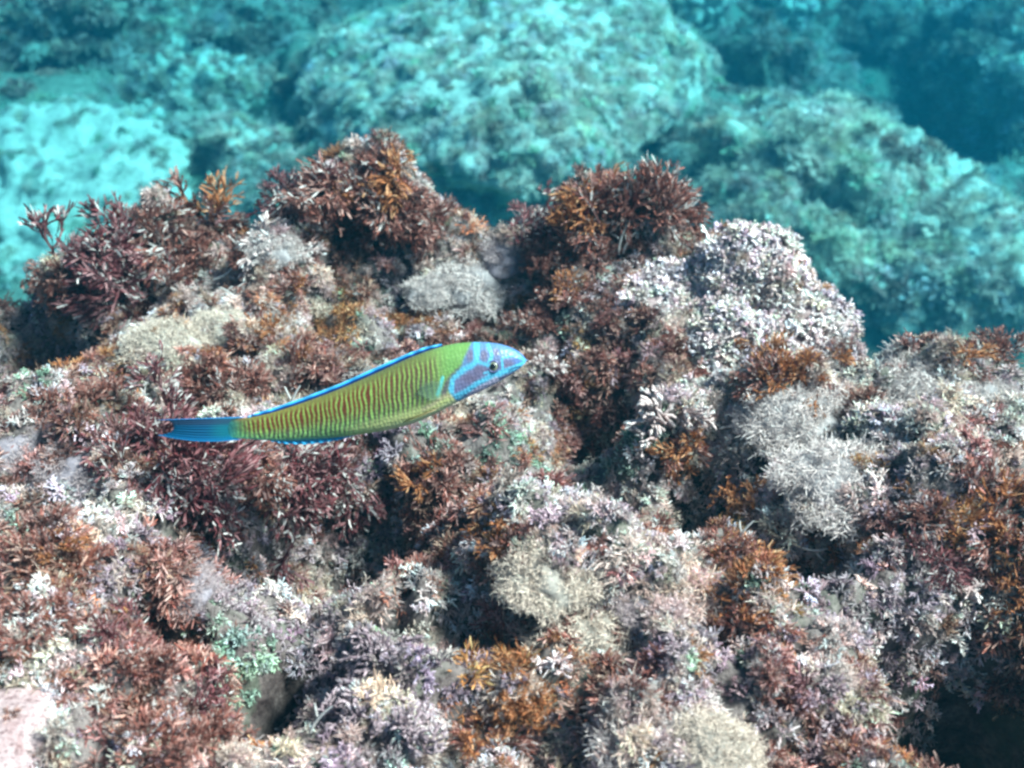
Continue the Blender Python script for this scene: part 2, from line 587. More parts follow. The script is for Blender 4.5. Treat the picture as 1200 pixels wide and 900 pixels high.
def turf(name, k, P, Nn, size, parent=None, r=rng, tint=(1, 1, 1), lift=.5, flat=.8, **kw):
    n = len(P)
    ax = norm(Nn + np.array([0, 0, lift]) + r.normal(0, .28, (n, 3)))
    th, ph, sp = np.arccos(np.clip(ax[:, 2], -1, 1)), np.arctan2(ax[:, 1], ax[:, 0]), r.uniform(0, 2 * math.pi, n)
    ct, st, cp, sn, cs, ss_ = np.cos(th), np.sin(th), np.cos(ph), np.sin(ph), np.cos(sp), np.sin(sp)
    m00 = cp * ct * cs - sn * ss_
    m10 = sn * ct * cs + cp * ss_
    m20, m21, m22 = -st * cs, st * ss_, ct
    eul = np.stack([np.arctan2(m21, m22), np.arcsin(np.clip(-m20, -1, 1)), np.arctan2(m10, m00)], 1)
    me = bpy.data.meshes.new(name)
    me.vertices.add(n)
    me.vertices.foreach_set('co', (P - ax * (size * .12)[:, None]).astype(np.float32).ravel())
    me.attributes.new('pick', 'INT', 'POINT').data.foreach_set('value', r.randint(0, 6, n).astype(np.int32))
    me.attributes.new('turn', 'FLOAT_VECTOR', 'POINT').data.foreach_set('vector', eul.astype(np.float32).ravel())
    sz = np.stack([size * r.uniform(.85, 1.3, n), size * r.uniform(.85, 1.3, n), size * flat * r.uniform(.8, 1.15, n)], 1)
    me.attributes.new('size', 'FLOAT_VECTOR', 'POINT').data.foreach_set('vector', sz.astype(np.float32).ravel())
    sh = np.array(tint) * np.exp(r.normal(0, .20, (n, 1))) * np.exp(r.normal(0, .06, (n, 3)))
    sh = np.concatenate([sh, np.ones((n, 1))], 1)
    me.attributes.new('shade', 'FLOAT_COLOR', 'POINT').data.foreach_set('color', sh.astype(np.float32).ravel())
    o = link(name, me, parent, kind='stuff', **kw)
    md = o.modifiers.new('tufts', 'NODES')
    md.node_group = NODES[k]
    return o


def turf_points(n, zone):
    if zone == 'view':
        x = rng.uniform(-.62, .62, n)
        y = rng.uniform(.14, 1.06, n)
    else:
        x = rng.uniform(-1.3, 1.3, n)
        y = rng.uniform(-.5, 1.2, n)
    z = reef_height(x, y)
    P = np.stack([x, y, z], 1)
    px, py, _ = project(P)
    ins = (px > -140) & (px < 1340) & (py > 60) & (py < 1010)
    keep = ins if zone == 'view' else ~ins
    e = np.interp(x, EDGE[:, 0], EDGE[:, 1])
    keep &= (y < e + .10)
    return P[keep]


SIZE = dict(R=(.009, .019), O=(.009, .017), W=(.006, .014), B=(.007, .015), P=(.007, .014), G=(.006, .011))
TURF_NAME = dict(R='red_algae_turf', O='rust_algae_turf', W='coralline_turf', B='beige_algae_turf', P='mauve_coralline_turf', G='green_algae_turf')
TURF_LABEL = dict(R='dark red forked algae turf spread over the ledge', O='rust orange filmy algae turf in patches on the ledge',
                  W='white and pink stubby coralline turf on the ledge', B='beige fuzzy algae turf carpeting the ledge',
                  P='mauve grey coralline turf in the shaded hollows', G='grey green algae turf near the small dark hole')
pts = [turf_points(105000, 'view'), turf_points(9000, 'rest')]
P = np.concatenate(pts)
Nn = reef_normal(P[:, 0], P[:, 1])
Wt = turf_weights(P[:, 0], P[:, 1])
pick = (rng.rand(len(P), 1) > np.cumsum(Wt, 1)).sum(1).clip(0, 5)
steep = np.clip(.30 / np.maximum(Nn[:, 2], .25), 0, 1)               # even cover on steep faces too
sunk = smooth(-.20, -.11, P[:, 2] - base_plane(P[:, 1]))                # little grows down in the deep hole
keep = rng.rand(len(P)) < steep * .95 * (.06 + .94 * sunk)
for hx, hy, hr in HOLES:
    keep &= np.hypot(P[:, 0] - hx, P[:, 1] - hy) > hr * .9
FEW = dict(R=.62, O=.55, W=1.0, B=1.0, P=.9, G=.9)
for i, k in enumerate(KINDS):
    m = (pick == i) & keep & (rng.rand(len(P)) < FEW[k])
    Pk, Nk = P[m], Nn[m]
    lo, hi = SIZE[k]
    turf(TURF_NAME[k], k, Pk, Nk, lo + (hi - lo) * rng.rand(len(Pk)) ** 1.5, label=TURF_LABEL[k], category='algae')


# ------------------------------------------------------------------ boulders of the deeper seabed
def ico(level):
    bm = bmesh.new()
    bmesh.ops.create_icosphere(bm, subdivisions=level, radius=1)
    V = np.array([v.co[:] for v in bm.verts])
    F = np.array([[v.index for v in f.verts] for f in bm.faces])
    bm.free()
    return V, F


ICO = {k: ico(k) for k in (4, 5, 6)}


def shape_rock(r3, rough, seed, level=5, lumps=.03, flat=1.0):
    V0, F = ICO[level]
    D = norm(V0)
    r3 = np.array(r3)
    q = D * r3
    big = fbm(D, 1.6, 3, seed)
    V = q * (1 + rough * big)[:, None]
    V = V - D * (lumps * 1.3 * fbm(q, 4.5, 3, seed + 3, ridge=True))[:, None]
    V = V + D * (lumps * fbm(q, 9, 4, seed + 7, ridge=True) - lumps * .8 * fbm(q, 22, 3, seed + 13, ridge=True) + lumps * .3 * fbm(q, 60, 2, seed + 17))[:, None]
    return V, F


def vert_normals(V, F):
    fn = np.cross(V[F[:, 1]] - V[F[:, 0]], V[F[:, 2]] - V[F[:, 0]])
    n = np.zeros_like(V)
    for i in range(3):
        np.add.at(n, F[:, i], fn)
    return norm(n)


def boulder(px, py, r3, rz, mat, label, seed, tilt=(0, 0), rough=.25, level=5, lumps=.03, sink=.35, turf_=(), tsize=(.02, .04), name='boulder', group=None, zoff=0):
    c = march(px, py, floor_height, .8, 10, 3000)
    V, F = shape_rock(r3, rough, seed, level, lumps)
    V = V * DEEP
    rot = np.array(Matrix.Rotation(rz, 3, 'Z') @ Matrix.Rotation(tilt[0], 3, 'X') @ Matrix.Rotation(tilt[1], 3, 'Y'))
    V = V @ rot.T
    root = link(name, None, loc=(c[0], c[1], c[2] + zoff * DEEP), label=label, category='rock', group=group)
    link('rock_body', raw_mesh('rock_body', V, F, None, mat, True), root)
    r = np.random.RandomState(seed)
    Nv = vert_normals(V, F)
    patch = fbm(V, 5 / DEEP, 3, seed + 31)
    for k, n in turf_:
        sgn = -1 if k in 'RO' else 1
        pr = np.clip(Nv[:, 2] + .45, 0, 1) * np.exp(2.6 * sgn * patch + 1.6 * fbm(V, 16 / DEEP, 2, seed + 37))
        idx = r.choice(len(V), n, p=pr / pr.sum())
        nm = {'B': 'beige_turf', 'R': 'brown_turf', 'W': 'pale_turf', 'G': 'green_turf', 'O': 'rust_turf', 'P': 'grey_turf'}[k]
        tint = {'R': (1.3, 1.5, 1.4), 'W': (1.2, 1.2, 1.1)}.get(k, (1.25, 1.27, 1.15) if mat is M_PALE else (.8, .88, .85)) if mat is not M_SAND else (.8, .9, .85)
        turf(nm, k, V[idx], Nv[idx], r.uniform(*tsize, n) * DEEP, root, r, tint, flat=.6)
    return root


T = rad
PALE = (('B', 900), ('W', 260), ('G', 260))
TURFY = (('B', 700), ('R', 420), ('G', 160))
ROCKS = [
    # x, y, radii, turn, material, tilt, rough, level, lumps, turf, tuft size, lift, label
    (50, 240, (.32, .30, .07), .2, M_SAND, (T(8), T(-6)), .2, 6, .022, (('B', 240), ('G', 120)), (.014, .03), .03, 'low pale silt covered rock behind the red seaweed'),
    (225, 135, (.36, .22, .14), -.35, M_PALE, (0, T(10)), .3, 6, .045, (('B', 800), ('R', 160), ('W', 200)), (.02, .045), .02, 'lumpy pale rock with dark overgrown flank beside the silt covered rock'),
    (550, 125, (.42, .66, .20), .28, M_PALE, (T(-12), T(-10)), .18, 6, .026, (('B', 1500), ('W', 900), ('G', 400), ('R', 110)), (.018, .042), .04, 'big pale speckled boulder sloping down behind the seaweed crest'),
    (730, 110, (.20, .26, .18), -.2, M_PALE, (T(-10), T(6)), .18, 5, .022, (('B', 420), ('W', 160), ('G', 240)), (.018, .04), .03, 'rounded pale boulder leaning on the big speckled boulder'),
    (808, 22, (.11, .11, .12), 0, M_PALE, (0, 0), .15, 5, .022, (('B', 90), ('P', 50)), (.015, .03), .04, 'small round pale stone pitted with dark dots'),
    (915, 10, (.12, .11, .10), 0, M_PALE, (0, 0), .2, 5, .025, (('P', 90),), (.015, .03), 0, 'small pale blue hazed stone at the mouth of the dark gully'),
    (890, 110, (.26, .20, .14), .25, M_BROWN, (0, 0), .32, 5, .05, TURFY, (.025, .055), 0, 'knobbly brown and grey rock standing in the dark gully'),
    (1000, 275, (.36, .36, .16), -.4, M_PALE, (T(-6), T(10)), .25, 6, .04, (('B', 1500), ('W', 300), ('G', 300), ('R', 200)), (.025, .055), .05, 'wide turf covered rock below the pink white mound'),
    (1110, 325, (.18, .20, .15), .5, M_PALE, (0, 0), .2, 5, .025, (('B', 500), ('W', 200)), (.025, .055), .03, 'knobbly pale green rock in front of the tall brown outcrop'),
    (1190, 365, (.12, .12, .12), .1, M_PALE, (0, 0), .2, 5, .022, (('B', 250), ('W', 60)), (.02, .045), .03, 'small rounded pale green stone beside the wide turf covered rock'),
    (1190, 130, (.24, .50, .24), .25, M_BROWN, (T(-6), T(-12)), .2, 6, .05, (('W', 800), ('R', 650), ('B', 800)), (.03, .065), .06, 'tall outcrop with white knobs and brown weed along its crest'),
    (985, 175, (.17, .14, .10), .8, M_BROWN, (0, 0), .35, 5, .05, TURFY, (.025, .055), 0, 'small brown weed covered rock between the gully and the outcrop'),
    (40, 45, (.42, .30, .24), .1, M_BROWN, (0, T(8)), .35, 6, .06, (('R', 900), ('B', 500)), (.03, .065), 0, 'dark weedy outcrop behind the silt covered rock'),
    (125, 20, (.20, .18, .12), .3, M_PALE, (0, T(-8)), .3, 5, .045, (('B', 350), ('W', 80)), (.02, .045), 0, 'pale topped rock resting against the dark weedy outcrop'),
    (285, 20, (.34, .30, .12), 0, M_BROWN, (0, 0), .3, 5, .05, (('R', 350), ('B', 350)), (.03, .06), 0, 'low dim rock deep in the channel beyond the lumpy pale rock'),
    (365, 230, (.20, .14, .10), 0, M_BROWN, (0, 0), .3, 5, .04, TURFY, (.02, .045), 0, 'low overgrown rock at the foot of the big speckled boulder'),
    (640, 15, (.24, .2, .16), .4, M_BROWN, (0, 0), .3, 5, .04, (('B', 400), ('G', 300)), (.025, .05), 0, 'green brown rock touching the top of the big speckled boulder'),
    (1040, 30, (.18, .14, .09), .3, M_BROWN, (0, 0), .3, 5, .04, (('R', 250), ('B', 200)), (.03, .06), 0, 'dim weed covered rock at the end of the dark gully'),
    (300, 195, (.18, .12, .09), -.3, M_PALE, (0, 0), .35, 5, .04, (('B', 300), ('R', 120)), (.02, .045), 0, 'low pale rubble lump at the foot of the lumpy pale rock'),
    (860, 190, (.16, .14, .09), .2, M_BROWN, (0, 0), .35, 5, .045, TURFY, (.025, .05), 0, 'low brown rock just beyond the pink white mound'),
]
for i, (a, b, r3, rz, mt, tl, ro, lv, lu, tf, ts, zo, lab) in enumerate(ROCKS):
    boulder(a, b, r3, rz, mt, lab, 101 + i + (40 if i == 10 else 0), tl, ro, lv, lu, turf_=tf, tsize=ts, zoff=zo)

# weed and crumbs growing on the deep floor between the rocks
n = 9000
x, y = rng.uniform(-2.6, 2.6, n) * DEEP, rng.uniform(1.2, 4.6, n) * DEEP
P = np.stack([x, y, floor_height(x, y)], 1)
pat = fbm(P, 2.2 / DEEP, 3, 91)
for k, m in (('R', pat > .12), ('B', pat < .05), ('G', np.abs(pat) < .08)):
    m = m & (rng.rand(n) < (.55 if k != 'G' else .8))
    turf({'R': 'brown_seabed_turf', 'B': 'beige_seabed_turf', 'G': 'green_seabed_turf'}[k], k, P[m], np.tile([[0, 0, 1.0]], (m.sum(), 1)), rng.uniform(.03, .07, m.sum()) * DEEP, tint=(1.2, 1.3, 1.2) if k == 'R' else (.8, .9, .85), flat=.6,
         label={'R': 'brown weed turf on the deep seabed', 'B': 'beige algae turf on the deep seabed', 'G': 'green algae turf on the deep seabed'}[k], category='algae')


# ------------------------------------------------------------------ things growing on the ledge
def branch_mesh(name, kind, length, seed, levels=4, wide=.055, spread=.5, flat=.6, sides=2, bleach=0.0):
    """A forked frond: stems that split again and again, in a loose fan."""
    r = np.random.RandomState(seed)
    B = Blades()
    a, b, c = (np.array(v) for v in HUE[kind])
    fan = norm(r.normal(0, 1, (1, 3)) * np.array([1, 1, .1]))[0]
    sway = r.normal(0, .10, 3) * np.array([1, 1, .2])
    cur = [(np.zeros(3), norm(np.array([[r.normal(0, .15), r.normal(0, .15), 1]]))[0], length * .26, 0)]
    while cur:
        nxt = []
        R0 = np.array([q[0] for q in cur])
        D0 = np.array([q[1] for q in cur])
        Ln = np.array([q[2] for q in cur])
        lv = cur[0][3]
        t0, t1 = lv / levels, (lv + 1) / levels
        f = r.rand(len(cur), 1) ** 2 * .8
        white = (r.rand(len(cur), 1) < bleach) * 1.0
        tip = (b * (1 - f) + c * f) * np.exp(r.normal(0, .2, (len(cur), 1)))
        pale = np.array([.62, .55, .52])
        c0 = a * (1 - t0) + tip * t0
        c1 = a * (1 - t1) + tip * t1
        c0 = c0 * (1 - white) + pale * white
        c1 = c1 * (1 - white) + pale * white
        bend = r.normal(0, .14, (len(cur), 3)) + sway
        wd = length * wide * r.uniform(.7, 1.3, len(cur)) * (1.25 - .5 * t0)
        last = lv == levels - 1
        B.add(R0, D0, Ln, wd, c0, c1, bend, (.7, 1.15, .6) if last else (.8, 1.05, .85), sides=sides, r=r)
        if not last:
            for i in range(len(cur)):
                end = R0[i] + Ln[i] * (D0[i] + bend[i])
                dn = norm((D0[i] + 2 * bend[i])[None])[0]
                for q in range(2 if r.rand() < .55 else 3):
                    v = dn + fan * r.normal(0, spread) + r.normal(0, spread * flat, 3)
                    nxt.append((end - dn * Ln[i] * r.uniform(0, .35), norm(v[None])[0], length * r.uniform(.11, .20) * (.75 if lv + 2 == levels else 1), lv + 1))
        cur = nxt
    return B.build(name)


LIB = {
    'red': [branch_mesh('frond', 'R', 1.0, 200 + i, 6, .033, .40, .6) for i in range(7)] + [branch_mesh('frond', 'R', 1.0, 220 + i, 6, .033, .40, .6, 2, .3) for i in range(4)],
    'rust': [branch_mesh('frond', 'O', 1.0, 240 + i, 6, .032, .40, .6) for i in range(3)] + [branch_mesh('frond', 'R', 1.0, 250 + i, 6, .034, .40, .6, 2, .12) for i in range(6)],
    'maroon': [branch_mesh('frond', 'M', 1.0, 260 + i, 6, .033, .40, .6, 2, .05 + .1 * (i % 3)) for i in range(7)],
    'pale': [branch_mesh('frond', 'W', 1.0, 280 + i, 5, .075, .45, .8, 3) for i in range(6)],
    'mauve': [branch_mesh('frond', 'P', 1.0, 300 + i, 5, .07, .5, .8, 3) for i in range(6)],
    'orange': [branch_mesh('frond', 'O', 1.0, 320 + i, 6, .033, .40, .6) for i in range(6)],
}


def holdfast_mesh():
    V, F = ICO[4]
    Vv = V * np.array([1, 1, .5]) * (1 + .3 * fbm(V, 2.5, 3, 77))[:, None]
    C = np.tile(np.array([[.10, .05, .045]]), (len(V), 1))
    me = bpy.data.meshes.new('holdfast')
    sub = ico(2)
    Vv = sub[0] * np.array([1, 1, .5]) * (1 + .3 * fbm(sub[0], 2.5, 3, 77))[:, None]
    return raw_mesh('holdfast', Vv, sub[1], np.tile(np.array([[.10, .05, .045]]), (len(Vv), 1)), M_FROND, True)


HOLD = holdfast_mesh()


def plant(name, lib, pos, nrm, size, n, label, group=None, lean=(0, 0, 0), open_=.75, seed=0, category='seaweed', spread=.25):
    r = np.random.RandomState(seed)
    root = link(name, None, loc=tuple(pos - nrm * .003), label=label, category=category, group=group)
    h = link('holdfast', HOLD, root)
    h.scale = (size * .18,) * 3
    ax = norm((nrm + np.array([0, 0, .6]) + np.array(lean))[None])[0]
    for i in range(n):
        d = norm((ax + r.normal(0, open_ * .55, 3))[None])[0]
        f = link('frond', LIB[lib][r.randint(len(LIB[lib]))], root)
        q = Vector(d).to_track_quat('Z', 'Y').to_matrix() @ Matrix.Rotation(r.uniform(0, 6.28), 3, 'Z')
        f.rotation_euler = q.to_euler()
        s = size * r.uniform(.65, 1.1)
        f.scale = (s * r.uniform(.85, 1.25), s * r.uniform(.85, 1.25), s)
        off = r.normal(0, size * spread, 3)
        off[2] *= .25
        f.location = off
    return root


def ledge_spot(px, py):
    p = march(px, py, lambda x, y: reef_height(x, y, False), .3, 1.6, 1600)
    n = reef_normal(p[:1], p[1:2])[0]
    p[2] = reef_height(p[:1], p[1:2])[0]
    return p, n


PL = [
    # (x, y of the foot, kind, size m, fronds, label)
    (200, 290, 'red', .060, 15, 'tall red brown seaweed crowning the ledge before the silt covered rock'),
    (245, 280, 'rust', .055, 13, 'rust seaweed with pale edges at the peak of the crest'),
    (155, 300, 'red', .055, 14, 'wine red seaweed tuft beside the red brown crest'),
    (110, 320, 'maroon', .055, 14, 'drooping maroon seaweed at the end of the crest'),
    (75, 330, 'red', .045, 12, 'feathery brick red tuft hanging over the purple hollow'),
    (160, 345, 'maroon', .042, 12, 'dark maroon bush below the wine red tuft'),
    (225, 330, 'red', .045, 12, 'red bush with bleached white stems under the crest'),
    (290, 315, 'red', .040, 10, 'thin red tuft among mauve white coralline next to the crest'),
    (340, 345, 'rust', .035, 9, 'short rust tuft between two grey cottony puffs'),
    (355, 240, 'maroon', .048, 13, 'dark maroon seaweed on the rear flank of the round bush'),
    (395, 235, 'red', .055, 14, 'round red seaweed bush in front of the speckled boulder'),
    (440, 225, 'rust', .058, 15, 'bright rust topped bush in front of the speckled boulder'),
    (470, 255, 'red', .050, 14, 'red bush with white streaked branches on its flank'),
    (430, 270, 'rust', .042, 12, 'low rust tuft at the foot of the round bush'),
    (510, 275, 'rust', .035, 10, 'small rust tuft on the saddle beside the grey puff'),
    (655, 275, 'maroon', .050, 13, 'dark maroon seaweed with spiky tips over the saddle'),
    (700, 260, 'rust', .055, 14, 'rust red seaweed on the crest beside the pink white mound'),
    (745, 250, 'red', .058, 15, 'red brown seaweed standing tallest beside the pink white mound'),
    (790, 265, 'red', .052, 12, 'red seaweed with pale antler tips against the pink white mound'),
    (690, 300, 'red', .045, 12, 'red bush with upright bleached stems below the tallest seaweed'),
    (650, 310, 'red', .040, 11, 'brick red tuft dropping to the saddle shade'),
    (665, 345, 'rust', .040, 12, 'matted rust tuft beneath the bleached stems'),
    (720, 350, 'red', .036, 10, 'low red tuft beneath the pink white mound'),
    (620, 385, 'red', .034, 10, 'small red tuft above the snout of the fish'),
    (690, 400, 'red', .030, 9, 'little red tuft at the edge of the green hollow'),
    (880, 420, 'rust', .042, 12, 'amber fan seaweed at the foot of the pink white mound'),
    (935, 440, 'orange', .042, 14, 'golden brown seaweed spilling under the pink white mound'),
    (900, 445, 'rust', .038, 12, 'rust seaweed between the amber fan and the golden brown seaweed'),
    (990, 415, 'red', .030, 9, 'short red tuft in the notch beside the pink white mound'),
    (1030, 425, 'maroon', .030, 9, 'dark maroon tuft on the low ledge rim'),
    (1130, 430, 'rust', .030, 9, 'rust tuft on the low ledge rim'),
    (1165, 420, 'red', .032, 9, 'knotted red tuft on the low ledge rim beside rust tuft'),
    (310, 400, 'rust', .036, 10, 'rust tuft growing above the back of the fish'),
    (240, 455, 'red', .042, 13, 'spiky red tuft right above the fish tail'),
    (290, 455, 'red', .040, 12, 'red tuft with white tips above the fish tail'),
    (350, 430, 'rust', .036, 10, 'brown red tuft touching the back of the fish'),
    (190, 520, 'maroon', .040, 12, 'maroon tuft under the fish tail'),
    (235, 560, 'maroon', .048, 15, 'broad maroon bush below the fish tail'),
    (290, 560, 'red', .048, 14, 'broad red bush with fanned white stems below the fish tail'),
    (345, 570, 'maroon', .044, 13, 'dark wine bush below the blue belly fin'),
    (390, 575, 'maroon', .036, 10, 'small dark wine tuft at the edge of the shaded hollow'),
    (230, 600, 'maroon', .035, 10, 'dark maroon tuft at the lip of the black crevice'),
    (280, 625, 'red', .030, 9, 'small red tuft under the broad maroon bush'),
    (110, 470, 'red', .034, 10, 'red tuft between the grey puffs and the fish tail'),
    (60, 490, 'red', .030, 8, 'pale red tuft beside the green patch'),
    (500, 555, 'rust', .038, 10, 'upright rust tuft below the belly of the fish'),
    (520, 520, 'red', .030, 9, 'small red tuft tucked under the belly of the fish'),
    (770, 490, 'pale', .040, 12, 'upright cream branched tuft standing over the green hollow'),
    (785, 530, 'rust', .036, 10, 'rust tuft on the stalk of the cream branched tuft'),
    (760, 560, 'pale', .028, 9, 'small cream tuft at the lip of the green hollow'),
    (590, 640, 'orange', .028, 12, 'orange red tuft on the pale hump below the fish'),
    (640, 690, 'red', .028, 9, 'short red tuft beside the fluffy beige hump'),
    (620, 815, 'orange', .028, 14, 'bright orange filmy seaweed alone among beige turf'),
    (590, 830, 'orange', .024, 12, 'smaller orange seaweed at the skirt of the bright orange one'),
    (560, 880, 'rust', .034, 10, 'dark rust tuft below the orange seaweed'),
    (870, 720, 'rust', .036, 11, 'rust tuft on the upright hump beside the mauve slope'),
    (860, 650, 'red', .032, 9, 'brown red tuft on the shoulder of the upright hump'),
    (880, 590, 'orange', .030, 10, 'faded orange tuft above the upright hump'),
    (1150, 600, 'rust', .045, 13, 'rust seaweed bush overhanging the black hole'),
    (1190, 640, 'rust', .040, 13, 'orange seaweed hanging over the black hole'),
    (1180, 690, 'orange', .034, 12, 'vivid orange seaweed at the lip of the black hole'),
    (1090, 660, 'maroon', .040, 12, 'dark seaweed drooping into the black hole'),
    (1120, 690, 'pale', .036, 10, 'pale streaked seaweed fan at the lip of the black hole'),
    (1080, 610, 'red', .034, 10, 'red brown tuft upslope of the black hole'),
    (180, 790, 'red', .040, 12, 'red tuft on the slope beneath the white hump'),
    (130, 760, 'maroon', .036, 11, 'maroon tuft midway down the white hump'),
    (230, 830, 'maroon', .042, 13, 'dense maroon bush near the small dark hole'),
    (190, 870, 'red', .042, 12, 'deep red bush below the dense maroon bush'),
    (260, 880, 'red', .036, 11, 'red bush beside the mauve coralline bed'),
    (70, 720, 'red', .036, 10, 'red tuft on the shoulder of the white hump'),
    (30, 740, 'red', .034, 10, 'brick red tuft above the pink crusted stone'),
    (110, 660, 'red', .030, 9, 'sparse red tuft on top of the white hump'),
    (170, 650, 'red', .026, 8, 'sparse red sprig on the far slope of the white hump'),
    (70, 650, 'rust', .026, 8, 'rust sprig at the teal pit of the white hump'),
    (380, 810, 'mauve', .032, 11, 'mauve white coralline sprig below the small dark hole'),
    (420, 850, 'mauve', .036, 12, 'lilac coralline sprig in the mauve bed'),
    (340, 860, 'pale', .032, 11, 'whitish coralline sprig in the mauve bed'),
    (385, 830, 'pale', .028, 10, 'white spiky coralline rosette in the mauve bed'),
    (480, 860, 'mauve', .032, 11, 'grey lilac coralline sprig beyond the mauve bed'),
    (450, 770, 'mauve', .030, 10, 'dusky lilac coralline sprig in the shaded hollow'),
    (400, 640, 'mauve', .030, 10, 'dark lilac coralline sprig in the shaded hollow under the fish'),
    (350, 650, 'mauve', .030, 10, 'lilac coralline sprig beneath the dark wine bush'),
    (930, 790, 'mauve', .032, 10, 'lilac sprig on the mauve slope by the black hole'),
    (980, 850, 'mauve', .032, 10, 'grey sprig low on the mauve slope by the black hole'),
    (20, 360, 'mauve', .045, 14, 'dark violet coralline bush inside the purple hollow'),
    (30, 275, 'maroon', .035, 9, 'dark brown tuft beyond the purple hollow'),
    (310, 290, 'pale', .034, 12, 'mauve white coralline cushion behind the thin red tuft'),
    (355, 300, 'pale', .030, 10, 'white coralline cushion at the foot of the round bush'),
    (90, 430, 'pale', .032, 10, 'white splayed coralline tuft near the purple hollow'),
    (230, 480, 'pale', .026, 8, 'white stemmed sprig right behind the fish tail'),
    (345, 535, 'pale', .026, 9, 'white stemmed sprig under the blue belly fin'),
    (640, 440, 'pale', .026, 9, 'white coralline sprig before the snout of the fish'),
]
NAMES = dict(red='red_seaweed', rust='rust_seaweed', maroon='maroon_seaweed', pale='coralline_sprig', mauve='coralline_sprig', orange='orange_seaweed')
GROUPS = dict(red='red seaweed tufts on the ledge', rust='rust seaweed tufts on the ledge', maroon='maroon seaweed tufts on the ledge', pale='coralline sprigs on the ledge',
              mauve='coralline sprigs on the ledge', orange='orange seaweed tufts on the ledge')
for i, (a, b, k, s, n, lab) in enumerate(PL):
    p, nr = ledge_spot(a, b)
    plant(NAMES[k], k, p, nr, s * (.82 if b < 300 else ((.95 if k == 'maroon' else .70) if b < 610 else .56)), n + 3, lab, GROUPS[k], seed=400 + i, open_=.95, lean=(0, -.1, 0))

# pink white coralline mound on the crest
mp, mn = ledge_spot(845, 392)
V0, F = ICO[6]
Dn = norm(V0)
LOBES = [((.020, .030, .012), .044), ((-.045, .004, -.006), .036), ((.045, -.035, -.022), .042), ((0, -.022, -.020), .052), ((.060, .000, -.010), .034), ((-.02, .03, -.01), .040), ((-.015, -.05, -.03), .035)]
rr = np.zeros(len(Dn))
for lc, lr in LOBES:
    lc = np.array(lc)
    b_ = Dn @ lc
    q_ = b_ * b_ - lc @ lc + lr * lr
    rr = np.maximum(rr, np.where(q_ > 0, b_ + np.sqrt(np.maximum(q_, 0)), 0))
V = Dn * rr[:, None] * 1.12
V = V + Dn * (.014 * fbm(V, 14, 2, 605) - .010 * fbm(V, 34, 3, 601, ridge=True) - .005 * fbm(V, 80, 2, 607, ridge=True))[:, None]
root = link('coralline_mound', None, loc=tuple(mp + np.array([0, .012, -.004])), label='pink white coralline mound bristling on the crest of the ledge', category='coralline algae')
link('mound_body', raw_mesh('mound_body', V, F, None, M_CRUST, True), root)
Nv = vert_normals(V, F)
for nm, k, n, sz in (('coralline_branches', 'C', 2000, (.008, .014)), ('brown_film', 'O', 70, (.008, .014)), ('beige_film', 'B', 200, (.007, .013))):
    pr = np.clip(Nv[:, 2] + .5, 0.02, 1) * np.exp((0 if k == 'C' else 4.5) * fbm(V, 40, 2, 611 if k == 'O' else 613))
    idx = rng.choice(len(V), n, p=pr / pr.sum())
    turf(nm, k, V[idx], Nv[idx], rng.uniform(*sz, n), root, tint=(1.18, 1.06, 1.05) if k == 'C' else (1, 1, 1), lift=.2)

# pink crusted stone, low in the corner
p, nr = ledge_spot(12, 880)
V, F = shape_rock((.032, .036, .026), .12, 631, 5, .002)
so = link('crusted_stone', None, loc=tuple(p), label='smooth pink crusted stone among white turf', category='stone')
link('stone_body', raw_mesh('stone_body', V, F, None, M_CRUST, True), so)
Nv = vert_normals(V, F)
idx = rng.choice(np.where(Nv[:, 2] < .8)[0], 220)
turf('turf_skirt', 'W', V[idx], Nv[idx], rng.uniform(.006, .012, 220), so)
idx = rng.choice(len(V), 40)
turf('red_film', 'R', V[idx], Nv[idx], rng.uniform(.005, .009, 40), so)


# cottony puffs of fine filaments
def puff_mesh(seed, c0, c1, n=11000):
    r = np.random.RandomState(seed)
    B = Blades()
    D = norm(r.normal(0, 1, (n, 3)))
    D[:, 2] = np.abs(D[:, 2])
    rr = 1 + .5 * fbm(D, 2.2, 3, seed)
    P0 = D * (rr * r.uniform(.62, .98, n))[:, None] * np.array([1, 1, .75])
    j = np.exp(r.normal(0, .12, (n, 1)))
    B.add(P0, norm(D * .5 + r.normal(0, .9, (n, 3))), r.uniform(.05, .13, n), r.uniform(.009, .017, n), np.array(c0) * j, np.array(c1) * j, r.normal(0, .5, (n, 3)), (.8, 1, .6), r=r)
    return B.build('filaments')


def puff_core(c):
    v, f = ico(4)
    v = v * (.82 + .2 * fbm(v, 2.2, 3, 5) + .06 * fbm(v, 8, 3, 8))[:, None] * np.array([1, 1, .72])
    return raw_mesh('puff_core', v, f, np.tile(np.array([c]), (len(v), 1)), M_FROND, True)


